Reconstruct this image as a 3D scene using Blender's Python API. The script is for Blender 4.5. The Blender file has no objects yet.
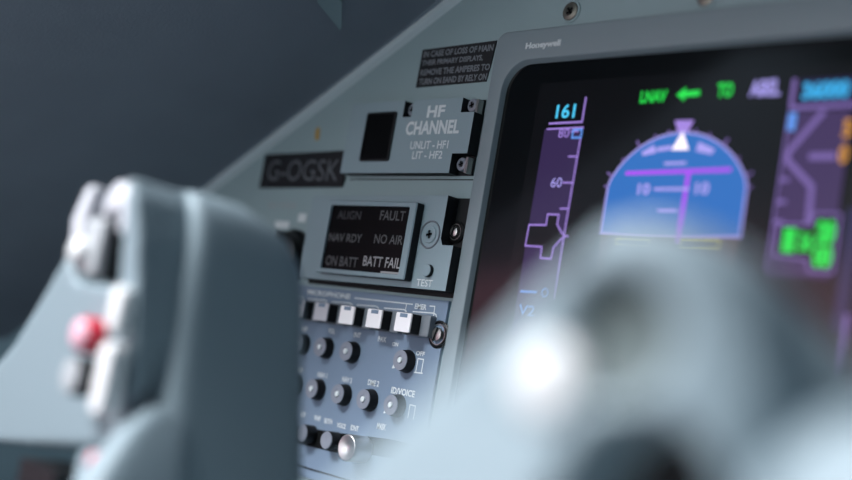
import bpy, bmesh, math
from mathutils import Vector, Matrix

# ------------------------------------------------------------------ basics
# Panel frame in millimetres: X to the right, H out of the panel towards the pilots, Z up.
scn = bpy.context.scene
COL = scn.collection


def P(x, h, z):
    return Vector((x / 1000.0, -h / 1000.0, z / 1000.0))


def s2l(c):
    c = c / 255.0
    return c / 12.92 if c <= 0.04045 else ((c + 0.055) / 1.055) ** 2.4


def rgb(r, g, b):
    return (s2l(r), s2l(g), s2l(b), 1.0)


def mat(name, col, rough=0.5, metal=0.0, spec=0.5, bump=0.0, bscale=900.0, vary=0.0, emit=None, estr=1.0, coat=0.0):
    m = bpy.data.materials.new(name)
    m.use_nodes = True
    nt = m.node_tree
    b = nt.nodes['Principled BSDF']
    b.inputs['Base Color'].default_value = col
    b.inputs['Roughness'].default_value = rough
    b.inputs['Metallic'].default_value = metal
    b.inputs['Specular IOR Level'].default_value = spec
    b.inputs['Coat Weight'].default_value = coat
    if emit:
        b.inputs['Emission Color'].default_value = emit
        b.inputs['Emission Strength'].default_value = estr
    if bump or vary:
        tc = nt.nodes.new('ShaderNodeTexCoord')
        nz = nt.nodes.new('ShaderNodeTexNoise')
        nz.inputs['Scale'].default_value = bscale
        nz.inputs['Detail'].default_value = 4.0
        nt.links.new(tc.outputs['Object'], nz.inputs['Vector'])
        if bump:
            bp = nt.nodes.new('ShaderNodeBump')
            bp.inputs['Strength'].default_value = bump
            bp.inputs['Distance'].default_value = 0.0004
            nt.links.new(nz.outputs['Fac'], bp.inputs['Height'])
            nt.links.new(bp.outputs['Normal'], b.inputs['Normal'])
        if vary:
            n2 = nt.nodes.new('ShaderNodeTexNoise')
            n2.inputs['Scale'].default_value = 25.0
            n2.inputs['Detail'].default_value = 5.0
            nt.links.new(tc.outputs['Object'], n2.inputs['Vector'])
            mx = nt.nodes.new('ShaderNodeMixRGB')
            mx.blend_type = 'MULTIPLY'
            mx.inputs['Fac'].default_value = vary
            mx.inputs['Color1'].default_value = col
            nt.links.new(n2.outputs['Fac'], mx.inputs['Color2'])
            nt.links.new(mx.outputs['Color'], b.inputs['Base Color'])
    return m


def glow(name, col, s=1.0):
    return mat(name, (0.005, 0.005, 0.005, 1), 0.14, spec=0.5, emit=col, estr=s)


M = {}
M['panel'] = mat('panel_paint', rgb(158, 180, 184), 0.55, spec=0.35, bump=0.25, bscale=1500, vary=0.12)
M['bezel'] = mat('bezel_paint', rgb(138, 152, 158), 0.45, spec=0.45, bump=0.15, bscale=1800)
M['plate'] = mat('plate_paint', rgb(148, 168, 176), 0.5, spec=0.4, bump=0.2, bscale=1500)
M['moulding'] = mat('pale_moulding', rgb(205, 220, 224), 0.45, spec=0.4)
M['audio'] = mat('audio_plate_paint', rgb(122, 142, 164), 0.5, spec=0.4, bump=0.2, bscale=1500)
M['edge'] = mat('black_plate_side', rgb(22, 25, 28), 0.6, spec=0.3)
M['black'] = mat('black_plastic', rgb(14, 15, 17), 0.45, spec=0.4)
M['cavity'] = mat('dark_cavity', rgb(10, 12, 14), 0.8, spec=0.2)
M['glass'] = mat('black_glass', rgb(6, 7, 8), 0.12, spec=0.5)
M['window'] = mat('black_lens', rgb(10, 11, 12), 0.3, spec=0.15)
M['ink'] = mat('white_legend', rgb(222, 230, 232), 0.6)
M['dimink'] = mat('unlit_legend', rgb(96, 98, 100), 0.6)
M['dimmer'] = mat('faint_legend', rgb(62, 64, 68), 0.6)
M['midink'] = mat('grey_legend', rgb(168, 168, 170), 0.6)
M['tagblack'] = mat('black_label_tape', rgb(16, 20, 26), 0.5)
M['tagtext'] = mat('worn_label_text', rgb(112, 118, 124), 0.6, vary=0.5)
M['plctext'] = mat('placard_text', rgb(122, 128, 134), 0.6)
M['steel'] = mat('screw_steel', rgb(170, 172, 170), 0.32, metal=0.9)
M['wornsteel'] = mat('worn_steel', rgb(150, 150, 140), 0.4, metal=0.8, vary=0.5)
M['knobcap'] = mat('knob_cap_grey', rgb(136, 142, 154), 0.4)
M['switchcap'] = mat('lit_switch_cap', rgb(236, 236, 240), 0.3, emit=rgb(255, 250, 245), estr=0.12)
M['housing'] = mat('switch_housing_grey', rgb(118, 126, 134), 0.45)
M['silver'] = mat('spun_aluminium', rgb(205, 205, 205), 0.38, metal=1.0)
M['amber'] = mat('amber_mark', rgb(190, 150, 60), 0.5)
M['yoke'] = mat('yoke_paint', rgb(128, 143, 150), 0.5, spec=0.4, bump=0.1, bscale=1200)
M['yokedark'] = mat('yoke_recess_shade', rgb(76, 88, 88), 0.6)
M['white'] = mat('highlight_white', rgb(226, 226, 226), 0.25, spec=0.6, coat=0.6)  # white that stands for bright highlights on the left horn
M['offwhite'] = mat('off_white_plastic', rgb(212, 212, 212), 0.3, spec=0.5)
M['red'] = mat('red_plastic', rgb(190, 22, 48), 0.25, spec=0.5, coat=0.4)
M['pinkcap'] = mat('pale_pink_cap', rgb(222, 170, 184), 0.3, spec=0.5)
M['greyswitch'] = mat('grey_switch', rgb(200, 200, 206), 0.35, spec=0.5)
M['greybutton'] = mat('grey_button', rgb(160, 163, 166), 0.45)
M['shield'] = mat('glareshield_vinyl', rgb(150, 158, 168), 0.75, spec=0.25, bump=0.4, bscale=700, vary=0.2)
M['wall'] = mat('sidewall_lining', rgb(92, 104, 114), 0.75, spec=0.2, bump=0.3, bscale=400, vary=0.2)
M['console'] = mat('console_lining', rgb(96, 118, 128), 0.7, spec=0.2, bump=0.3, bscale=500)
M['pillar'] = mat('pillar_lining', rgb(120, 140, 150), 0.7, spec=0.2)
M['floor'] = mat('floor_carpet', rgb(62, 66, 74), 0.95, spec=0.1, bump=0.6, bscale=300, vary=0.3)
M['mauve'] = mat('mauve_reflector_paint', rgb(238, 172, 190), 0.8, spec=0.2)
G = {}
G['cyan'] = glow('display_cyan', rgb(80, 205, 250), 1.0)
G['cyan2'] = glow('display_bright_cyan', rgb(60, 180, 240), 1.0)
G['blue'] = glow('display_blue', rgb(95, 150, 235), 1.0)
G['lav'] = glow('display_lavender', rgb(165, 135, 225), 1.0)
G['lav2'] = glow('display_pale_lavender', rgb(175, 165, 245), 1.0)
G['tape'] = glow('display_tape_violet', rgb(52, 38, 78), 1.0)
G['tape2'] = glow('display_tape_violet_bright', rgb(66, 50, 92), 1.0)
G['lav3'] = glow('display_dim_lavender', rgb(122, 100, 168), 1.0)
G['sky'] = glow('display_sky', rgb(48, 112, 192), 1.0)
G['ground'] = glow('display_ground', rgb(84, 62, 56), 1.0)
G['mag'] = glow('display_magenta', rgb(180, 80, 250), 1.0)
G['white'] = glow('display_white', rgb(255, 240, 255), 1.3)
G['green'] = glow('display_green', rgb(40, 225, 80), 1.0)
G['yellow'] = glow('display_yellow', rgb(200, 195, 70), 1.0)
G['orange'] = glow('display_orange', rgb(215, 150, 55), 1.0)
G['dark'] = glow('display_active_area', rgb(3, 3, 5), 1.0)
G['void'] = glow('display_black', rgb(9, 8, 12), 1.0)
G['navy'] = glow('display_navy', rgb(36, 34, 74), 1.0)


# ------------------------------------------------------------------ mesh helpers
def obj(name, bm, mats, parent=None, smooth=False, angle=None):
    me = bpy.data.meshes.new(name)
    bmesh.ops.recalc_face_normals(bm, faces=bm.faces)
    bm.to_mesh(me)
    bm.free()
    if not isinstance(mats, (list, tuple)):
        mats = [mats]
    for m in mats:
        me.materials.append(m)
    if smooth or angle:
        for p in me.polygons:
            p.use_smooth = True
        if angle:
            me.set_sharp_from_angle(angle=math.radians(angle))
    o = bpy.data.objects.new(name, me)
    COL.objects.link(o)
    if parent is not None:
        o.parent = parent
        r = parent
        off = Vector((0, 0, 0))
        while r is not None:
            off += r.location
            r = r.parent
        me.transform(Matrix.Translation(-off))
    return o


def thing(name, label, cat, loc=(0, 0, 0), group=None):
    o = bpy.data.objects.new(name, None)
    o.empty_display_size = 0.01
    COL.objects.link(o)
    o.location = P(*loc)
    return tag(o, label, cat, group)


def tag(o, label, cat, group=None):
    o['label'] = label
    o['category'] = cat
    if group:
        o['group'] = group
    return o


def struct(name, bm, m):
    o = obj(name, bm, m)
    o['kind'] = 'structure'
    return o


def nb():
    return bmesh.new()


def box(bm, x0, x1, h0, h1, z0, z1):
    v = [bm.verts.new(P(x, h, z)) for x in (x0, x1) for h in (h0, h1) for z in (z0, z1)]
    for f in ((0, 1, 3, 2), (4, 6, 7, 5), (0, 4, 5, 1), (2, 3, 7, 6), (0, 2, 6, 4), (1, 5, 7, 3)):
        bm.faces.new([v[i] for i in f])
    return bm


def prism(bm, poly, h0, h1, side=0, front=0):
    """polygon in (X, Z) extruded from height h0 to h1 off the panel"""
    a = [bm.verts.new(P(x, h0, z)) for x, z in poly]
    b = [bm.verts.new(P(x, h1, z)) for x, z in poly]
    f = bm.faces.new(b)
    f.material_index = front
    bm.faces.new(a[::-1]).material_index = side
    n = len(poly)
    for i in range(n):
        bm.faces.new([a[i], a[(i + 1) % n], b[(i + 1) % n], b[i]]).material_index = side
    return bm


def rrect(x0, x1, z0, z1, r, n=6):
    pts = []
    for cx, cz, a0 in ((x1 - r, z1 - r, 0), (x0 + r, z1 - r, 90), (x0 + r, z0 + r, 180), (x1 - r, z0 + r, 270)):
        for i in range(n + 1):
            a = math.radians(a0 + 90.0 * i / n)
            pts.append((cx + r * math.cos(a), cz + r * math.sin(a)))
    return pts


def circ(x, z, r, n=32, rz=None):
    rz = rz or r
    return [(x + r * math.cos(2 * math.pi * i / n), z + rz * math.sin(2 * math.pi * i / n)) for i in range(n)]


def lathe(bm, x, z, prof, n=32, midx=None):
    """profile [(radius, height)] turned about an axis that stands off the panel"""
    rings = []
    for r, h in prof:
        if r < 1e-4:
            rings.append([bm.verts.new(P(x, h, z))])
        else:
            rings.append([bm.verts.new(P(x + r * math.cos(2 * math.pi * i / n), h, z + r * math.sin(2 * math.pi * i / n))) for i in range(n)])
    for k, (a, b) in enumerate(zip(rings, rings[1:])):
        for i in range(n):
            j = (i + 1) % n
            if len(a) == 1 and len(b) == 1:
                continue
            if len(a) == 1:
                f = bm.faces.new([a[0], b[j], b[i]])
            elif len(b) == 1:
                f = bm.faces.new([a[i], a[j], b[0]])
            else:
                f = bm.faces.new([a[i], a[j], b[j], b[i]])
            if midx:
                f.material_index = midx[k]
    return bm


def frame_rings(bm, loops):
    """loops: list of (poly, h); joins consecutive loops of equal length"""
    vs = [[bm.verts.new(P(x, h, z)) for x, z in poly] for poly, h in loops]
    for a, b in zip(vs, vs[1:]):
        n = len(a)
        for i in range(n):
            bm.faces.new([a[i], a[(i + 1) % n], b[(i + 1) % n], b[i]])
    return bm


def bake(o, mods):
    for t, kw in mods:
        md = o.modifiers.new(t.lower(), t)
        for k, v in kw.items():
            setattr(md, k, v)
    dg = bpy.context.evaluated_depsgraph_get()
    dg.update()
    me = bpy.data.meshes.new_from_object(o.evaluated_get(dg))
    old = o.data
    mats = list(old.materials)
    o.modifiers.clear()
    o.data = me
    me.materials.clear()
    for m in mats:
        me.materials.append(m)
    return o


def bevel(o, w, seg=3, smooth=True, ang=35):
    bake(o, [('BEVEL', dict(width=w / 1000.0, segments=seg, limit_method='ANGLE', angle_limit=math.radians(ang)))])
    if smooth:
        for p in o.data.polygons:
            p.use_smooth = True
        o.data.set_sharp_from_angle(angle=math.radians(50))
    return o


def remesh(o, vox, it):
    bake(o, [('REMESH', dict(mode='VOXEL', voxel_size=vox / 1000.0)), ('SMOOTH', dict(factor=0.5, iterations=it))])
    for p in o.data.polygons:
        p.use_smooth = True
    return o


def lean(o, k, z0):
    for v in o.data.vertices:
        w = v.co + o.parent.location
        if -w.y > 0.19:
            v.co.y -= k * (w.z * 1000.0 - z0) / 1000.0


def text_bm(bm, s, x0, x1, z0, z1, h, slant=0.0, bold=0.0):
    """lettering laid flat at height h, fitted to the given box"""
    cu = bpy.data.curves.new('lettering', 'FONT')
    cu.body = s
    cu.resolution_u = 3
    cu.offset = bold
    cu.shear = slant
    cu.align_x = 'LEFT'
    t = bpy.data.objects.new('lettering', cu)
    COL.objects.link(t)
    dg = bpy.context.evaluated_depsgraph_get()
    dg.update()
    me = bpy.data.meshes.new_from_object(t.evaluated_get(dg))
    xs = [v.co.x for v in me.vertices]
    ys = [v.co.y for v in me.vertices]
    ax, bx, ay, by = min(xs), max(xs), min(ys), max(ys)
    for v in me.vertices:
        u = (v.co.x - ax) / (bx - ax)
        w = (v.co.y - ay) / (by - ay)
        v.co = P(x0 + u * (x1 - x0), h, z0 + w * (z1 - z0))
    bm.from_mesh(me)
    bpy.data.objects.remove(t)
    bpy.data.curves.remove(cu)
    bpy.data.meshes.remove(me)
    return bm


def text(name, s, x0, x1, z0, z1, h, m, parent, bold=0.0, slant=0.0):
    return obj(name, text_bm(nb(), s, x0, x1, z0, z1, h, slant, bold), m, parent)


def stroke(bm, pts, w, h0, h1, closed=False):
    """a painted line of width w through (X, Z) points"""
    n = len(pts)
    rng = range(n if closed else n - 1)
    L, Rr = [], []
    for i in range(n):
        p = Vector(pts[i])
        if closed or 0 < i < n - 1:
            a = (p - Vector(pts[i - 1])).normalized()
            b = (Vector(pts[(i + 1) % n]) - p).normalized()
        elif i == 0:
            a = b = (Vector(pts[1]) - p).normalized()
        else:
            a = b = (p - Vector(pts[i - 1])).normalized()
        t = (a + b)
        t = t.normalized() if t.length > 1e-6 else a
        nn = Vector((-t.y, t.x))
        k = w / 2 / max(0.4, nn.dot(Vector((-a.y, a.x))))
        L.append(p + nn * k)
        Rr.append(p - nn * k)
    for hh in (h1,):
        lv = [bm.verts.new(P(q.x, hh, q.y)) for q in L]
        rv = [bm.verts.new(P(q.x, hh, q.y)) for q in Rr]
        for i in rng:
            j = (i + 1) % n
            bm.faces.new([lv[i], lv[j], rv[j], rv[i]])
    return bm


def flat(bm, poly, h):
    bm.faces.new([bm.verts.new(P(x, h, z)) for x, z in poly])
    return bm


def rect(x0, x1, z0, z1):
    return [(x0, z0), (x1, z0), (x1, z1), (x0, z1)]


def loft(bm, rings):
    vs = [[bm.verts.new(P(*p)) for p in r] for r in rings]
    n = len(vs[0])
    for a, b in zip(vs, vs[1:]):
        for i in range(n):
            bm.faces.new([a[i], a[(i + 1) % n], b[(i + 1) % n], b[i]])
    bm.faces.new(vs[0])
    bm.faces.new(vs[-1][::-1])
    return bm


def sring(z, x0, x1, h0, h1, e=4.5, n=40):
    pts = []
    for i in range(n):
        t = 2 * math.pi * i / n
        c, s = math.cos(t), math.sin(t)
        pts.append(((x0 + x1) / 2 + (x1 - x0) / 2 * math.copysign(abs(c) ** (2 / e), c),
                    (h0 + h1) / 2 + (h1 - h0) / 2 * math.copysign(abs(s) ** (2 / e), s), z))
    return pts


def screw(parent, x, z, r, h, m='steel', ang=35, name='screw', ring=None):
    bm = nb()
    lathe(bm, x, z, [(0, h - 3), (r, h - 3), (r, h), (r * 0.92, h + 0.5), (r * 0.5, h + 0.8), (r * 0.42, h + 0.2), (0, h + 0.1)], 28)
    o = obj(name, bm, M[m], parent, angle=40)
    b2 = nb()
    for a in (ang, ang + 90):
        c, s = math.cos(math.radians(a)), math.sin(math.radians(a))
        l, w = r * 0.46, r * 0.12
        flat(b2, [(x + c * l - s * w, z + s * l + c * w), (x - c * l - s * w, z - s * l + c * w), (x - c * l + s * w, z - s * l - c * w), (x + c * l + s * w, z + s * l - c * w)], h + 0.85)
    obj('cross_slot', b2, M['cavity'], o)
    return o


def quarter_turn(parent, x, z, r, h):
    """quarter-turn panel fastener: dark well, ring and slotted steel head"""
    o = obj('fastener', lathe(nb(), x, z, [(0, h), (r, h), (r, h + 0.6), (r * 0.86, h + 1.2), (r * 0.76, h + 0.5), (0, h + 0.4)], 32), M['black'], parent, angle=40)
    bm = nb()
    lathe(bm, x, z, [(r * 0.76, h + 0.6), (r * 0.75, h + 1.3), (r * 0.70, h + 1.3), (r * 0.69, h + 0.6)], 32)
    lathe(bm, x, z, [(r * 0.5, h + 0.5), (r * 0.46, h + 2.2), (r * 0.2, h + 2.6), (0, h + 2.6)], 24)
    obj('steel_head', bm, M['steel'], o, angle=40)
    b2 = nb()
    a = math.radians(75)
    c, s = math.cos(a), math.sin(a)
    l, w = r * 0.5, r * 0.09
    flat(b2, [(x + c * l - s * w, z + s * l + c * w), (x - c * l - s * w, z - s * l + c * w), (x - c * l + s * w, z - s * l - c * w), (x + c * l + s * w, z + s * l - c * w)], h + 2.8)
    obj('slot', b2, M['cavity'], o)
    return o


# ------------------------------------------------------------------ instrument panel
def diag(x):
    return 128.6 + 0.5285 * x


pan = thing('instrument_panel', 'grey-green painted main instrument panel with slanted upper left edge, carrying all the units', 'instrument panel', (0, 0, -300))
poly = [(-206, -300), (420, -300), (420, 168), (74.5, 168), (-206, 19.7)]
obj('panel_plate', prism(nb(), poly, -4, 0), M['panel'], pan)
ux, uz = 0.884, 0.467                       # direction along the slanted edge
bm = nb()
prof = [(-1.0, -4), (-1.0, 1.6), (0.6, 2.6), (3.2, 2.6), (5.2, 0.0)]
ra = [(-206 + q * uz, h, diag(-206) - q * ux) for q, h in prof]
rb = [(20 + q * uz, h, diag(20) - q * ux) for q, h in prof]
loft(bm, [ra, rb])
obj('edge_moulding', bm, M['moulding'], pan)
# recessed ledge lines around the module openings
bm = nb()
stroke(bm, [(-66, 29.7), (25.2, 29.7)], 0.55, 0, 0.08)
obj('seam', bm, M['edge'], pan)
for (sx, sz) in ((68.8, 107.4), (141.1, 106.6), (214, 107.0)):
    s = screw(pan, sx, sz, 4.4, 0.3, 'wornsteel', 40)
    obj('washer', lathe(nb(), sx, sz, [(5.6, 0), (5.5, 0.5), (4.4, 0.5), (4.4, 0.1)], 28), M['panel'], s)
bm = nb()
prism(bm, [(-101.8, 51.5), (-98.6, 51.5), (-99.0, 55), (-99.6, 58.5), (-102.4, 58.5), (-102.6, 55)], 0, 0.3)
obj('amber_mark', bm, M['amber'], pan)

# ------------------------------------------------------------------ warning placard
wp = thing('warning_placard', 'black four-line warning placard on the panel left of the screen corner', 'placard', (-0.5, 0.01, 87))
a = (-26.3, 77.0); b = (25.0, 97.2)
obj('placard_strip', prism(nb(), [(-26.4, 77.0), (22.8, 77.4), (23.5, 82.0), (24.0, 84.4), (25.2, 97.3), (-26.3, 96.6)], 0, 0.6), M['tagblack'], wp)
lines = ['IN CASE OF LOSS OF MAIN', 'THEIR PRIMARY DISPLAYS,', 'REMOVE THE AMPERES TO', 'TURN ON EAND BY RELY ON']
for i, (s, xe) in enumerate(zip(lines, (24.2, 18.2, 24.0, 23.0))):
    zt = 95.6 - i * 4.75
    bm = text_bm(nb(), s, -24.6, xe, zt - 3.3, zt, 0.75, bold=0.035)
    obj('text_line', bm, M['plctext'], wp)

# ------------------------------------------------------------------ registration placard
rp = thing('registration_placard', 'blurred black placard with grey aircraft registration letters on the panel', 'placard', (-108, 0.01, 34))
obj('placard_strip', prism(nb(), [(-144, 24.3), (-70.6, 25.4), (-69.2, 30), (-71.0, 34), (-66.5, 40), (-66.8, 42), (-71.5, 41.5), (-71.5, 45), (-144, 43.6)], 0, 1.4), M['tagblack'], rp)
text('text_line', 'G-OGSK', -138, -74.5, 28.4, 40.2, 1.6, M['tagtext'], rp, bold=0.0)

# ------------------------------------------------------------------ radio channel selector plate
hf = thing('channel_selector_plate', 'raised grey radio channel selector plate with a square black button, below the warning placard', 'switch panel', (-20, 0, 50))
poly = [(-66.2, 31.4), (15.2, 31.4), (15.2, 40.8), (25.3, 40.8), (25.3, 60.7), (16.2, 60.7), (16.2, 68.0), (-18.6, 68.3), (-18.6, 59.8), (-25.0, 59.8), (-25.0, 68.3), (-66.2, 68.4)]
obj('face_plate', prism(nb(), poly, 0.6, 7.0, side=1, front=0), [M['plate'], M['edge']], hf)
obj('backing_plate', prism(nb(), rect(-66.0, 24.8, 31.6, 68.2), 0, 0.9), M['edge'], hf)
bm = nb()
frame_rings(bm, [(rrect(-51.6, -29.2, 37.4, 62.8, 1.2), 7.02), (rrect(-51.6, -29.2, 37.4, 62.8, 1.2), 7.9), (rrect(-50.6, -30.2, 38.4, 61.8, 1.0), 8.0), (rrect(-50.6, -30.2, 38.4, 61.8, 1.0), 7.3)])
bt = obj('button_frame', bm, M['edge'], hf)
bm = nb()
prism(bm, rrect(-50.5, -30.3, 38.5, 61.7, 1.0), 6.9, 7.6)
obj('push_button', bm, M['window'], hf)
text('legend', 'HF', -7.2, 5.2, 58.9, 64.9, 7.12, M['ink'], hf, bold=0.035)
text('legend', 'CHANNEL', -20.6, 17.2, 50.4, 57.4, 7.12, M['ink'], hf, bold=0.035)
text('legend', 'UNLIT - HF1', -15.2, 11.6, 43.2, 47.2, 7.12, M['ink'], hf, bold=0.02)
text('legend', 'LIT - HF2', -12.5, 8.8, 38.3, 42.2, 7.12, M['ink'], hf, bold=0.02)
for (sx, sz) in ((19.8, 65.0), (19.4, 36.4), (-22.2, 64.4)):
    s = screw(hf, sx, sz, 3.3, 3.4, 'knobcap', 20)
for q in ((23.0, 24.4, 0.9, 4.6, 60.9, 67.6), (22.6, 24.2, 0.9, 4.6, 32.0, 39.6)):
    obj('corner_clip', box(nb(), *q), M['steel'], hf)

# ------------------------------------------------------------------ battery annunciator unit
lb = thing('annunciator_unit', 'grey annunciator unit with black six-legend window, under the channel selector plate', 'annunciator', (-25, 0, 0))
poly = [(-84, -24.8), (27.6, -24.4), (27.6, -3.2), (20.2, -3.2), (18.6, 0), (18.6, 20.4), (-84, 19.0)]
obj('face_plate', prism(nb(), poly, 0.6, 8.0, side=1, front=0), [M['plate'], M['edge']], lb)
obj('backing_plate', prism(nb(), rect(-84, 27.6, -26.6, 20.6), 0, 0.8), M['edge'], lb)
# raised window block
oute = rrect(-64.5, 3.6, -21.6, 15.8, 1.0)
inn = rrect(-60.6, -0.8, -19.4, 13.4, 0.8)
bm = nb()
frame_rings(bm, [(oute, 8.0), (oute, 12.4), (rrect(-64.1, 3.2, -21.2, 15.4, 1.0), 13.0), (inn, 13.0), (inn, 11.6)])
for f in bm.faces:
    f.normal_update()
    if abs(f.normal.y) < 0.4 and max(abs(v.co.y) for v in f.verts) < 0.0126 and min(abs(v.co.y) for v in f.verts) < 0.0081:
        f.material_index = 1
wb = obj('window_frame', bm, [M['plate'], M['edge']], lb)
obj('window_lens', prism(nb(), inn, 11.0, 12.0), M['window'], lb)
for s, x0, x1, z0, z1, m in (('ALIGN', -55.2, -37, 6.4, 10.6, 'dimmer'), ('FAULT', -22.4, -4.2, 6.6, 11.4, 'dimink'), ('NAV RDY', -59.0, -33.2, -5.2, -1.0, 'dimink'), ('NO AIR', -23.6, -2.8, -5.0, -0.4, 'dimink'), ('ON BATT', -58.0, -33.2, -17.6, -12.6, 'dimink'), ('BATT FAIL', -29.0, -1.6, -16.4, -11.4, 'midink')):
    text('legend', s, x0, x1, z0, z1, 12.1, M[m], lb, bold=0.012)
bm = nb()
prism(bm, rect(-14.6, -1.4, -19.2, -18.2), 11.9, 12.25)
obj('lens_highlight', bm, M['midink'], lb)  # pale strip painting the highlight at the lens's lower edge
s = screw(lb, 10.9, 1.4, 4.3, 7.9, 'plate', 10)
obj('counterbore', lathe(nb(), 10.9, 1.4, [(6.9, 8.02), (6.7, 8.5), (6.2, 8.5), (5.9, 8.04)], 36), M['housing'], s)
obj('test_button', lathe(nb(), 14.6, -15.8, [(3.0, 8.03), (2.9, 9.9), (2.6, 10.2), (0, 10.2)], 28, midx=[0, 1, 1]), [M['edge'], M['plate']], lb, angle=40)
text('legend', 'TEST', 7.4, 18.4, -23.3, -19.9, 8.12, M['ink'], lb, bold=0.01)
quarter_turn(lb, 21.4, 4.2, 5.2, 1.2)

# ------------------------------------------------------------------ selector knob half hidden behind the yoke
sk = thing('rotary_selector', 'black rotary selector knob partly hidden by the yoke, left of the annunciator unit', 'knob', (-103, 0, -8))
bm = nb()
lathe(bm, -102, -13, [(0, 0), (14.5, 0), (14.5, 2.4), (12.5, 4), (12, 9), (10.5, 10), (0, 10)], 36)
obj('knob_body', bm, M['black'], sk, angle=40)
bm = nb()
prism(bm, rrect(-104, -100, -25, -1.5, 1.5), 10, 13)
obj('grip_bar', bm, M['black'], sk)
for x0, x1, z0, z1 in ((-124, -111, 2.0, 6.0), (-104, -97, 6.0, 10.6), (-90, -84, 0.6, 6.4)):
    obj('position_mark', flat(nb(), rrect(x0, x1, z0, z1, 0.8), 0.15), M['ink'], sk)
text('legend', 'IRS MODE', -133, -108, 13.4, 16.2, 0.15, M['midink'], sk)

# ------------------------------------------------------------------ audio control panel
ap = thing('audio_control_panel', 'blue-grey audio control panel with rows of small black knobs and lit push switches', 'control panel', (-30, 0, -75))
poly = rect(-122, 24.4, -124, -28.2)
bm = nb()
prism(bm, poly, 0, 1.6)
obj('face_plate', bm, M['audio'], ap)
# long black slot for the lower selectors
obj('slot', prism(nb(), [(-118, -101.5), (-67, -100.2), (-37, -98.7), (0, -96.0), (22, -95.6), (22, -104), (-13, -105.2), (-37, -108.4), (-67, -108.8), (-118, -109)], 0.5, 1.75), M['cavity'], ap)
bm = nb()
stroke(bm, [(-122, -119.0), (24.4, -120.0)], 0.9, 0, 1.68)
obj('seam', bm, M['edge'], ap)


def push_switch(xc, lit):
    zc = -41.3
    o = bpy.data.objects.new('push_switch', None)
    bm = nb()
    xo = xc + 2.2
    out = rrect(xo - 9.3, xo + 9.3, -46.4, -36.0, 1.2)
    ii = rrect(xc - 5.6, xc + 5.6, -45.9, -36.5, 0.6)
    frame_rings(bm, [(out, 1.4), (out, 5.4), (rrect(xo - 8.8, xo + 8.8, -45.9, -36.5, 1.0), 5.8), (ii, 5.8), (ii, 2.0)])
    hs = obj('push_switch', bm, M['housing'], ap, angle=40)
    bm = nb()
    prism(bm, rrect(xc - 5.3, xc + 5.3, -45.7, -36.8, 0.5), 1.6, 11.2, side=0)
    obj('plunger', bm, M['black'], hs)
    bm = nb()
    prism(bm, rrect(xc - 5.3, xc + 5.3, -45.7, -36.8, 0.7), 11.2, 12.0)
    obj('cap', bm, M['switchcap'] if lit else M['greyswitch'], hs)
    obj('cap_mark', flat(nb(), rect(xc - 2.6, xc + 2.6, -38.9, -37.1), 12.06), M['audio'], hs)
    bm = nb()
    stroke(bm, [(xo - 8.0, -35.0), (xo + 6.6, -34.6), (xo + 8.4, -35.2), (xo + 8.9, -36.6)], 0.6, 0, 1.68)
    obj('bracket_mark', bm, M['ink'], hs)
    return hs


for xc, lit in ((7.0, 1), (-13.8, 1), (-34.4, 1), (-54.8, 0), (-75.0, 0), (-95.2, 0)):
    push_switch(xc, lit)


def small_knob(x, z):
    bm = nb()
    lathe(bm, x, z, [(0, 1.6), (5.5, 1.6), (5.5, 2.4), (5.2, 2.9), (4.9, 5.9), (4.7, 6.3), (0, 6.3)], 32)
    o = obj('knob', bm, M['black'], ap, angle=40)
    b2 = nb()
    lathe(b2, x, z, [(4.75, 6.2), (4.7, 6.65), (2.2, 6.7), (1.9, 6.4), (0, 6.4)], 28)
    obj('knob_cap', b2, M['knobcap'], o, angle=40)
    b3 = nb()
    lathe(b3, x, z, [(1.4, 6.3), (1.3, 7.1), (0, 7.3)], 16)
    obj('pin', b3, M['ink'], o, angle=40)
    return o


ZA, ZB = -58.7, -80.0
for x in (3.8, -36.6, -57.4, -77.2, -97.4):
    small_knob(x, ZA)
for x in (2.6, -17.4, -37.2, -58.0, -77.6, -97.8):
    small_knob(x, ZB)
leg = [('HF', -82, -76.5, -52.2, -49.6), ('VOL', -58.8, -53.6, -51.0, -48.4), ('INT', -38.4, -33.0, -51.2, -48.6), ('PAX', -19.8, -13.8, -51.4, -48.8),
       ('ADF', -79.8, -74.4, -73.4, -70.8), ('NAV 1', -61.0, -53.4, -73.8, -71.2), ('NAV 2', -41.2, -33.6, -73.8, -71.2), ('DME 2', -21.6, -13.4, -73.0, -70.2), ('ID/VOICE', -4.0, 12.6, -74.8, -71.6),
       ('OFF', 8.6, 14.6, -55.2, -53.0), ('ON', -9.0, -4.8, -52.6, -50.6), ('EMER', 2.2, 10.4, -33.6, -31.0),
       ('ADF', -70.2, -65.0, -95.2, -92.6), ('VHF', -57.6, -52.4, -95.4, -92.8), ('BOTH', -49.2, -43.0, -95.6, -93.0), ('VOICE', -39.0, -32.2, -96.2, -93.8), ('IDNT', -28.4, -22.4, -96.0, -93.4), ('MASK', -9.6, -3.0, -92.6, -89.6),
       ('MICROPHONE', -82, -46.5, -32.6, -30.0)]
for s, x0, x1, z0, z1 in leg:
    text('legend', s, x0, x1, z0, z1, 1.72, M['ink'], ap, bold=0.03)
bm = nb()
stroke(bm, [(-43, -31.7), (0.6, -31.6)], 0.55, 0, 1.7)
stroke(bm, [(-3.9, -31.7), (-3.9, -35.6)], 0.55, 0, 1.7)
stroke(bm, [(12.2, -31.5), (15.8, -31.4), (16.2, -38.0)], 0.55, 0, 1.7)
stroke(bm, [(9.4, -63.2), (15.4, -63.0)], 0.6, 0, 1.7)
stroke(bm, [(10.6, -63.0), (10.6, -56.6), (14.4, -56.6), (14.4, -63.0)], 0.6, 0, 1.7)
stroke(bm, [(10.6, -84.6), (10.6, -78.4), (14.4, -78.4), (14.4, -84.6)], 0.5, 0, 1.7)
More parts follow.
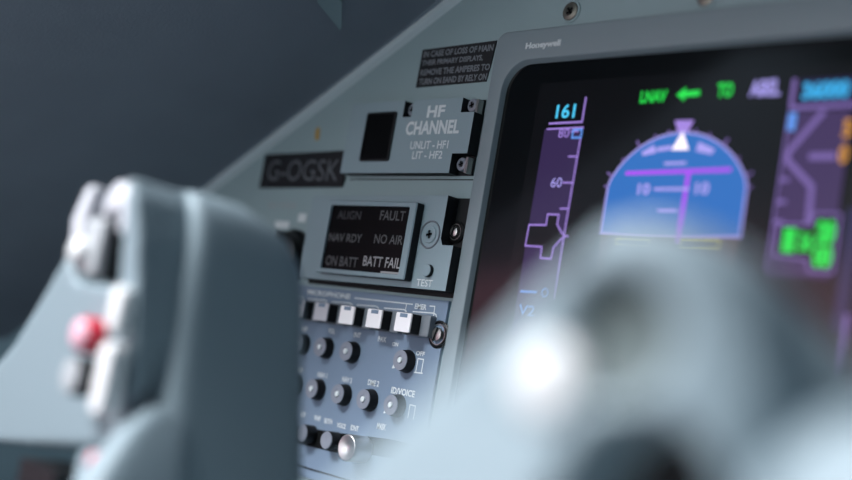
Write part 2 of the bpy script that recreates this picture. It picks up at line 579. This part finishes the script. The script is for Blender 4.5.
flat(bm, [(-6.4, -63.2), (-3.4, -62.6), (-5.2, -59.6)], 1.7)
flat(bm, [(-6.8, -84.8), (-3.4, -84.2), (-5.6, -81.0)], 1.7)
obj('marking_lines', bm, M['ink'], ap)
for x, z in ((-76, -102.4), (-57, -102.6), (-37, -103.0)):
    o = obj('selector', lathe(nb(), x, z, [(0, 1.7), (4.6, 1.7), (4.6, 7.6), (4.2, 8.2), (0, 8.2)], 28), M['black'], ap, angle=40)
    b2 = lathe(nb(), x, z, [(4.3, 8.1), (4.1, 8.6), (1.6, 8.6), (0, 8.2)], 28)
    obj('selector_cap', b2, M['knobcap'], o, angle=40)
o = obj('volume_knob', lathe(nb(), -16.0, -103.6, [(0, 1.7), (6.4, 1.7), (6.6, 11.6), (6.2, 12.2)], 40), M['silver'], ap, angle=40)
b2 = lathe(nb(), -16.0, -103.6, [(6.4, 12.0), (6.2, 12.8), (5.6, 12.8), (2.4, 11.2), (0, 10.6)], 40)
obj('dished_cap', b2, M['silver'], o, smooth=True)
quarter_turn(ap, 21.4, -44.2, 6.6, 1.0)

# ------------------------------------------------------------------ primary flight display
pd = thing('primary_flight_display', 'large glass flight display showing a blue attitude ball, in a thick grey bezel', 'display screen', (140, 0, -40))
r0 = 14.0
o1 = rrect(28.0, 256, -188, 99.9, 6.0, 8)
o2 = rrect(28.8, 255.2, -187.2, 99.2, 5.6, 8)
i1 = rrect(36.2, 246.2, -178.4, 85.8, 14.5, 8)
i2 = rrect(37.3, 244.4, -176.4, 84.0, 13.5, 8)
bm = nb()
frame_rings(bm, [(o1, 0.1), (o1, 2.8), (o2, 3.3), (i1, 3.3), (rrect(36.5, 245.7, -177.9, 85.4, 14.2, 8), 3.0), (i2, 0.35)])
o = obj('bezel', bm, M['bezel'], pd)
bevel(o, 0.7, 2, ang=20)
obj('screen_glass', prism(nb(), i2, 0.02, 0.4), M['glass'], pd)
text('maker_lettering', 'Honeywell', 47.6, 68.8, 89.6, 93.4, 3.36, M['ink'], pd, bold=0.05)
HS = [0.42]


def lay():
    HS[0] += 0.012
    return HS[0]


def sym(name, polys, m, par=pd):
    h = lay()
    bm = nb()
    for q in polys:
        flat(bm, q, h)
    return obj(name, bm, G[m], par)


def lin(name, strokes, w, m, par=pd, closed=False):
    h = lay()
    bm = nb()
    for q in strokes:
        stroke(bm, q, w, 0, h, closed)
    return obj(name, bm, G[m], par)


def dtx(name, s, x0, x1, z0, z1, m, par=pd, bold=0.0):
    return text(name, s, x0, x1, z0, z1, lay(), G[m], par, bold=bold)


sym('active_area', [rect(58, 226, -150, 74.5)], 'dark')
# speed tape
tp = sym('speed_tape', [rect(65.2, 86.6, -40, 52.8)], 'tape')
lin('tape_outline', [[(66.4, 52.9), (87.6, 53.1)], [(86.9, 53.0), (86.2, -22)]], 0.75, 'lav', tp)
lin('tape_ticks', [[(81.6, z), (86.6, z)] for z in (40.2, 17.0)] + [[(80.8, 28.5), (86.6, 28.5)], [(80.6, 51.4), (85, 51.4)]], 0.7, 'lav', tp)
dtx('tape_digits', '60', 74.2, 80.4, 26.4, 30.8, 'lav2', tp)
dtx('tape_digits', '80', 73.8, 80.0, 48.8, 52.8, 'lav', tp)
lin('speed_bug', [rect(82.0, 87.0, 48.6, 52.2)], 0.9, 'blue', tp, closed=True)
rd = [(75.3, 14.3), (81.7, 14.3), (81.7, 10.0), (84.7, 6.6), (87.0, 5.0), (84.7, 3.2), (81.6, -0.2), (81.2, -5.1), (75.1, -5.1), (75.0, -0.2), (65.2, -0.1), (65.4, 9.3), (75.3, 9.5)]
sym('speed_readout', [rd], 'void', tp)
lin('readout_outline', [rd], 0.75, 'lav', tp, closed=True)
lin('readout_tick', [[(86.2, 5.0), (89.0, 5.0)]], 0.7, 'lav', tp)
dtx('selected_speed', '161', 70.4, 81.4, 57.6, 64.0, 'cyan', bold=0.02)
lin('speed_box', [[(67.2, 55.4), (86.3, 55.6), (86.3, 66.8)]], 0.85, 'lav')
lin('speed_mark', [[(66.6, -20.4), (76, -20.0)]], 1.0, 'blue')
lin('speed_mark', [circ(80.6, -19.8, 1.7, 16)], 0.5, 'blue', closed=True)
dtx('speed_digits', 'V2', 67.4, 76.4, -30.5, -26.0, 'blue')
# attitude ball
arc = [(106.2, 7.4), (106.4, 26.9)] + [(140 + 37.0 * math.cos(math.radians(t)), 13.0 + 36.4 * math.sin(math.radians(t))) for t in range(152, 27, -4)] + [(173.6, 26.9), (173.8, 8.2)]
at = sym('attitude_ball', [arc], 'sky')
sym('ground_half', [[(106.2, 7.4), (173.8, 8.2), (173.8, -12), (106.2, -12)]], 'ground', at)
lin('ball_outline', [arc], 0.9, 'lav2', at)
lin('horizon_line', [[(105.6, 7.4), (174.4, 8.2)]], 1.0, 'lav2', at)
tk = []
for t in (150, 137, 123, 110, 100, 80, 70, 57, 43, 30):
    c, s = math.cos(math.radians(t)), math.sin(math.radians(t))
    e = 3.6 if t in (150, 123, 57, 30) else 1.8
    tk.append([(140 + 37 * c, 13 + 36.4 * s), (140 + (37 + e) * c, 13 + (36.4 + e) * s)])
tk += [[(104.4, 27.2), (106.6, 26.6)], [(175.8, 27.4), (173.4, 26.8)]]
lin('bank_ticks', tk, 1.0, 'lav3', at)
sym('bank_pointer', [[(135.4, 54.6), (144.8, 54.4), (142.8, 49.8), (137.6, 49.8)]], 'lav', at)
sym('bank_triangle', [[(140.1, 50.0), (144.4, 42.2), (136.0, 42.2)]], 'white', at)
sym('bank_marks', [[(121.0, 41.4), (127.0, 44.6), (128.6, 41.2), (122.2, 40.0)], [(148.6, 45.4), (156.8, 42.2), (155.4, 40.2), (147.8, 41.6)], [(128.6, 43.4), (136, 44.2), (136, 42.4), (128.8, 41.6)]], 'lav2', at)
lin('flight_director', [[(114.6, 32.6), (165.6, 34.0)]], 1.7, 'mag', at)
lin('flight_director', [[(146.0, 33.4), (145.8, 5.0)]], 2.0, 'mag', at)
lin('pitch_ladder', [[(133.4, 36.6), (144.2, 36.8)], [(130.4, 26.0), (147.4, 26.2)], [(133.8, 17.4), (143.4, 17.6)]], 1.2, 'lav2', at)
dtx('pitch_digits', '10', 122.2, 128.4, 23.6, 28.4, 'lav2', at, bold=0.03)
dtx('pitch_digits', '10', 150.4, 156.8, 24.0, 29.0, 'lav2', at, bold=0.03)
lin('aircraft_symbol', [[(114.8, 5.6), (132.0, 6.0), (132.0, 3.6), (115, 3.4)], [(147.4, 6.6), (165.2, 6.8), (165.2, 3.9), (147.6, 3.7)]], 0.7, 'yellow', at, closed=True)
# mode row
dtx('mode_text', 'LNAV', 116.2, 129.6, 62.6, 67.8, 'green', bold=0.03)
sym('mode_arrow', [[(134.2, 65.4), (138.6, 68.4), (138.6, 66.6), (145.6, 66.8), (145.6, 64.4), (138.6, 64.2), (138.6, 62.4)]], 'green')
dtx('mode_text', 'TO', 153.8, 161.0, 63.2, 69.2, 'green', bold=0.04)
dtx('mode_text', 'ABEL', 168.6, 182.0, 62.8, 69.4, 'lav2', bold=0.03)
# altitude tape
al = sym('altitude_tape', [rect(187.6, 212.8, -6, 56)], 'tape2')
lin('tape_outline', [[(187.2, 56), (187.0, -4)]], 0.8, 'lav3', al)
lin('altitude_box', [[(187.6, 69.0), (187.6, 58.2)], [(187.0, 57.6), (214.5, 58.0)]], 1.9, 'lav3')
sym('altitude_panel', [rect(190.6, 212.6, 59.2, 68.4)], 'navy')
dtx('selected_altitude', '36000', 191.6, 210.6, 60.6, 67.4, 'cyan2', bold=0.05)
sym('altitude_bug', [rect(187.2, 190.6, 48.8, 55.8)], 'blue', al)
lin('tape_chevron', [[(201.6, 56), (189.4, 40.6), (189.4, 37.4), (200.8, 27.6), (201.6, 13)]], 2.4, 'lav3', al)
lin('tape_ticks', [[(198, 38.8), (209, 38.8)]], 2.6, 'lav3', al)
lin('tape_ticks', [[(187.4, z), (191.4, z)] for z in (21.6, 14.0, 30.0)], 1.6, 'lav3', al)
dtx('tape_digits', '5', 210.2, 213.6, 45.6, 52.4, 'orange', al, bold=0.04)
dtx('tape_digits', '0', 210.0, 213.4, 36.0, 43.0, 'orange', al, bold=0.04)
ro = [(189.6, 13.2), (199.8, 13.2), (203.2, 13.6), (203.2, 17.4), (213.8, 17.4), (213.8, -3.6), (204.4, -3.6), (203.2, 0.6), (189.6, 1.4)]
sym('altitude_readout', [ro], 'void', al)
lin('readout_outline', [ro], 1.0, 'lav3', al, closed=True)
sym('readout_block', [rect(192.2, 197.4, 2.8, 11.8)], 'green', al)
dtx('readout_digits', '36', 198.8, 204.6, 3.2, 10.8, 'green', al, bold=0.05)
dtx('readout_digits', '20', 205.4, 212.8, 6.4, 15.2, 'green', al, bold=0.08)
dtx('readout_digits', '00', 205.4, 212.8, -2.2, 6.0, 'green', al, bold=0.08)
vs = sym('climb_tape', [rect(216.4, 222, -24, 20)], 'navy')
lin('climb_needle', [[(221.6, -18), (222.0, -40)]], 2.0, 'lav3', vs)

# ------------------------------------------------------------------ glareshield over the panel
gs = thing('glareshield', 'dark vinyl glareshield hood sloping out over the panel top', 'glareshield', (0, 0, 150))
path = [(-420, diag(-420) + 2), (-205, diag(-205) + 2), (-40, diag(-40) + 2), (0, diag(0) + 5), (30, 148), (80, 148), (430, 142)]
over = [205, 205, 205, 195, 190, 190, 190]
bm = nb()
rings = []
for (x, z), ov in zip(path, over):
    rings.append([(x, 0.5, z), (x, ov, z + 2), (x, ov, z + 14), (x, 0.5, z + 20)])
loft(bm, rings)
o = obj('hood', bm, M['shield'], gs)
bevel(o, 3, 3)
bm = nb()
loft(bm, [[(-45.6, 56, 105.4), (-55.6, 32, 100.1), (-53.4, 33, 101.2), (-39.6, 46, 108.6), (-36, 66, 110.5)], [(-45.2, 56, 104.6), (-55.2, 32, 99.3), (-53.0, 33, 100.4), (-39.2, 46, 107.8), (-35.6, 66, 109.7)]])
obj('trim_tab', bm, M['panel'], gs)

# ------------------------------------------------------------------ control yoke
yk = thing('control_yoke', 'light grey pilot control yoke with two horns, blurred in front of the panel', 'yoke', (200, 190, -640))
bm = nb()
loft(bm, [sring(*q, 8) for q in ((-16.8, 64, 78, 168, 180), (-18.2, 59, 85, 162, 184), (-21.5, 56, 89.5, 156, 184.6), (-27, 54, 92, 145, 184.6), (-35.5, 52, 93.6, 138, 184.5), (-46, 51, 94.2, 134.5, 184.5), (-63, 50, 95, 131.5, 184.5), (-90, 49, 98.5, 128, 185), (-120, 47, 105, 124.5, 188), (-160, 45, 112, 123, 190))])
obj('grip', bm, M['yoke'], yk, smooth=True)
bm = nb()
loft(bm, [sring(*q, 4) for q in ((-88, 89, 96.5, 174, 188), (-91, 90, 98.5, 176, 193), (-97, 91.5, 102, 177, 200), (-109, 93, 108, 178, 210), (-124, 94, 114, 178, 218), (-165, 94, 112, 178, 214))])
obj('grip_collar', bm, M['yoke'], yk, smooth=True)
pod = [(80, -17), (85, -24), (88, -36), (90, -56), (90.5, -72), (89, -84), (86, -94), (86, -103), (16, -113), (-60, -122), (-60, -126 + 15), (-1, -78), (20, -61), (39, -44.5), (44, -49), (48, -53), (77, -53), (78, -24), (79, -18)]
o = obj('switch_housing', prism(nb(), pod, 183, 199), M['yoke'], yk)
bevel(o, 5.0, 5)
remesh(o, 1.4, 5)
lean(o, 0.15, -60)
for v in o.data.vertices:                       # the wing bends away from the pilot
    x = (v.co.x + yk.location.x) * 1000.0
    if x < 74:
        v.co.y += ((74 - x) / 50.0) ** 2 * 0.0012
# trim switch in the top of the housing
obj('switch_well', box(nb(), 58, 79, 183.5, 191, -54, -24), M['cavity'], yk)  # black block stands for the shade inside the well
ts = obj('trim_switch', box(nb(), 50, 64, 184, 198, -51, -30), M['black'], yk)  # body painted black for the shade on its side
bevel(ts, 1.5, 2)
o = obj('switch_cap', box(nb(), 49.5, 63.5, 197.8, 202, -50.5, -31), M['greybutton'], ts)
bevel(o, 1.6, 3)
o = obj('lever', loft(nb(), [[(45, 193, -44), (54, 193, -44), (54, 203, -44), (45, 203, -44)], [(44, 194, -32), (52, 194, -32), (52, 204, -32), (44, 204, -32)], [(48, 197, -20), (53, 197, -20), (53, 203, -20), (48, 203, -20)]]), M['greyswitch'], ts)
bevel(o, 2, 3)
# hooked lever beside it
pts = [(63, -31), (62, -27), (64, -21.5), (68, -18.5), (74, -19), (78.5, -23), (80, -30), (79, -36), (74, -36), (74, -30), (71.5, -27), (68.5, -28.5), (67, -31)]
o = obj('lever', prism(nb(), pts, 193, 203), M['greyswitch'], ts)
bevel(o, 1.8, 3)
o = obj('trim_highlight', lathe(nb(), 52.5, -43, [(0, 199), (4.6, 199), (4.6, 204), (3.4, 205.6), (0, 206)], 24), M['white'], yk, angle=50)  # highlight on the trim switch, put in as a white dome
# buttons on the face of the housing
o = obj('disconnect_button', lathe(nb(), 69.5, -70, [(0, 199), (6.0, 199), (5.9, 204.6), (5.2, 205.4), (0, 205.4)], 28), M['red'], yk, angle=40)
obj('button_cap', lathe(nb(), 69.5, -70, [(5.0, 205.2), (4.8, 206.4), (2.5, 207), (0, 207.1)], 28), M['pinkcap'], o, smooth=True)
o = obj('rocker_switch', box(nb(), 80.5, 88.5, 198, 204.5, -68, -52.5), M['white'], yk)  # white colour stands for the highlight on the housing rim
bevel(o, 2.6, 4)
o = obj('thumb_rest', prism(nb(), rrect(82, 90, -94, -70.5, 3.9), 198, 205), M['white'], yk)  # rim highlight carried on down as a white shape
bevel(o, 2.6, 4)
o = obj('push_to_talk_button', lathe(nb(), 70, -83.5, [(0, 199), (6.4, 199), (6.2, 204.8), (5.6, 205.6)], 28), M['black'], yk, angle=40)
obj('button_cap', lathe(nb(), 70, -83.5, [(5.4, 205.4), (5.2, 206.8), (2, 207.2), (0, 207.2)], 28), M['greybutton'], o, angle=40)
o = obj('trigger', lathe(nb(), 85.5, -108.5, [(0, 190), (4.0, 190), (4.0, 199), (3, 202), (0, 202.6)], 20), M['red'], yk, smooth=True)
o = obj('trigger_guard', box(nb(), 64, 80, 178, 196, -130, -106), M['yoke'], yk)
bevel(o, 4, 3)

obj('gap_shade_block', box(nb(), 28, 54, 178, 196, -132, -116), M['black'], yk)  # black block added for the shade in the gap under the wing

# right horn
pod = [(206, -126), (229, -107), (247, -88), (260, -73), (276, -56.5), (290, -43.5), (301, -36), (310, -32.6), (318, -33), (325, -37), (330, -44.5), (333, -53), (334, -62), (333, -70), (334, -86), (331, -76), (325, -67.5), (318, -64), (311, -65.5), (305, -71), (301, -86), (296, -128), (206, -140)]
o = obj('switch_housing', prism(nb(), pod, 212, 234), M['yoke'], yk)
remesh(o, 1.8, 14)
lean(o, -0.18, -50)
for v in o.data.vertices:                       # rounded outer side, upper face nodding forwards
    w = (v.co + yk.location) * 1000.0
    if w.z > -72:
        v.co.y -= ((w.z + 72) / 40.0) ** 2 * 0.008
    if w.x > 308:
        v.co.y += ((w.x - 308) / 26.0) ** 2 * 0.009
    d = math.hypot(w.x - 308.0, w.z + 52.3)
    if -w.y > 222 and d < 12:                   # dished finger recess
        v.co.y += 0.005 * min(1.0, (12 - d) / 3.5)
o.data.materials.append(M['yokedark'])  # shade of the recess painted as a darker material
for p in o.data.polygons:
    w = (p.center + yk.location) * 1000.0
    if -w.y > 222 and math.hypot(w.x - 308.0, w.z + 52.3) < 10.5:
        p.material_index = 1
bm = nb()
loft(bm, [sring(*q) for q in ((-27, 282, 294, 184, 206), (-29, 279, 298, 178, 212), (-36, 277, 306, 172, 216), (-42, 276, 314, 170, 217), (-51, 276, 325, 168, 217), (-58, 280, 331, 168, 217), (-64, 312, 332, 160, 208), (-70, 324, 332, 150, 200), (-160, 325, 332, 150, 200))])
obj('grip', bm, M['yoke'], yk, smooth=True)
bm = nb()
loft(bm, [sring(*q, 3.0) for q in ((-58, 354, 372, 216, 236), (-60, 349, 377, 211, 243), (-64, 346, 381, 206, 248), (-70, 341, 385, 200, 251), (-90, 336, 389, 192, 252), (-165, 300, 394, 170, 250))])
obj('grip_collar', bm, M['yoke'], yk, smooth=True)
obj('thumb_button', lathe(nb(), 296.0, -61.6, [(0, 233), (7.4, 233), (7.4, 237.2), (6.8, 238.4), (4.4, 239.1), (0, 239.4)], 28), M['offwhite'], yk, smooth=True)  # oversized white cap stands for a small specular highlight
for ch in yk.children:
    k = ch.name.split('.')[0]
    if k == 'disconnect_button':
        ch['label'] = 'red push button with pale pink cap'
    elif k == 'rocker_switch':
        ch['label'] = 'rocker switch painted white for its edge highlight'
    elif k == 'thumb_button':
        ch['label'] = 'thumb button painted white for its bright highlight'
    elif k == 'trigger':
        ch['label'] = 'small red trigger under the housing'
# hub and column below the frame
bm = nb()
loft(bm, [sring(*q) for q in ((-198, 60, 360, 168, 212), (-190, 45, 375, 150, 230), (-160, 38, 384, 142, 236), (-150, 44, 378, 150, 230))])
obj('hub', bm, M['yoke'], yk, smooth=True)
bm = nb()
loft(bm, [sring(-640, 160, 240, 150, 230, 2), sring(-190, 172, 228, 162, 218, 2)])
obj('control_column', bm, M['yoke'], yk, smooth=True)

# ------------------------------------------------------------------ cockpit shell
bm = nb()
def slab(bm, hz, x0, x1):
    a = [bm.verts.new(P(x0, h, z)) for h, z in hz]
    b = [bm.verts.new(P(x1, h, z)) for h, z in hz]
    bm.faces.new(a)
    bm.faces.new(b[::-1])
    for i in range(len(hz)):
        bm.faces.new([a[i], a[(i + 1) % len(hz)], b[(i + 1) % len(hz)], b[i]])


# side wall with a side window whose head slopes up towards the back
slab(bm, [(-1000, -650), (1600, -650), (1600, 600), (1080, 560), (360, 300), (-1000, 200)], -640, -600)
slab(bm, [(1080, 560), (1600, 600), (1600, 1150), (-1000, 1150), (-1000, 200), (360, 300), (1080, 905)], -640, -600)
struct('wall_left', bm, M['wall'])
bm = nb()
box(bm, -640, 900, -1000, 1600, -680, -650)
struct('floor', bm, M['floor'])
struct('ceiling', box(nb(), -640, 900, -1000, 1600, 1150, 1180), M['wall'])
struct('wall_right', box(nb(), 900, 940, -1000, 1600, -650, 1150), M['wall'])
sc = thing('side_console', 'dim teal-grey side console ledge along the left cockpit wall', 'console', (-540, 0, -650))
o = obj('console_body', box(nb(), -598, -470, -500, 430, -650, -2), M['console'], sc)
bevel(o, 12, 3)
bm = nb()
prism(bm, [(-600, 260), (-600, 420), (-560, 420), (-585, 300)], -60, -20)
struct('trim_1', bm, M['pillar'])
bm = nb()
slab(bm, [(450, -400), (1500, -400), (1500, 250), (450, 15)], -599, -540)
struct('mauve_reflector', bm, M['mauve'])  # slab added out of view to reflect mauve in the screen glass

# ------------------------------------------------------------------ light
w = bpy.data.worlds.new('daylight')
scn.world = w
w.use_nodes = True
bg = w.node_tree.nodes['Background']
bg.inputs['Color'].default_value = (0.62, 0.78, 0.86, 1)
bg.inputs['Strength'].default_value = 0.4


def area(name, loc, target, sx, sy, power, col):
    l = bpy.data.lights.new(name, 'AREA')
    l.shape = 'RECTANGLE'
    l.size, l.size_y = sx, sy
    l.energy = power
    l.color = col
    o = bpy.data.objects.new(name, l)
    COL.objects.link(o)
    o.location = loc
    d = (Vector(target) - Vector(loc)).normalized()
    o.rotation_euler = d.to_track_quat('-Z', 'Y').to_euler()
    return o


area('rear_upper_fill', (-0.25, -1.1, 1.0), (0.05, 0.0, -0.05), 0.6, 0.5, 57, (0.94, 0.96, 1.0))  # added fill lamp, brightens the lower panel from the rear
area('rear_lower_fill', (-0.25, -1.57, 0.0), (-0.25, 0.0, 0.0), 0.6, 0.9, 6, (0.95, 0.98, 1.0))  # added low fill lamp, lifts the whole panel evenly
area('side_window_daylight', (-2.03, -2.0, 1.8), (0.15, -0.15, -0.05), 0.6, 0.4, 62, (0.88, 0.95, 1.0))

# ------------------------------------------------------------------ camera
cam = bpy.data.cameras.new('camera')
cam.sensor_width = 36.0
cam.lens = 1250.0 / 852.0 * 36.0
cam.clip_start = 0.01
cam.dof.use_dof = True
cam.dof.focus_distance = 0.585
cam.dof.aperture_fstop = 2.87
co = bpy.data.objects.new('camera', cam)
COL.objects.link(co)
right = Vector((0.6784686, 0.7143593, 0.1713801))
up = Vector((-0.0381492, -0.1987125, 0.9793151))
back = Vector((0.7336382, -0.6709725, -0.1075680))
co.matrix_world = Matrix(((right.x, up.x, back.x, 0.4401829), (right.y, up.y, back.y, -0.4025835), (right.z, up.z, back.z, -0.0645408), (0, 0, 0, 1)))
scn.camera = co

vs_ = scn.view_settings
vs_.view_transform = 'Standard'
vs_.look = 'None'
vs_.gamma = 1.0
vs_.use_curve_mapping = False
vs_.exposure = 0.0
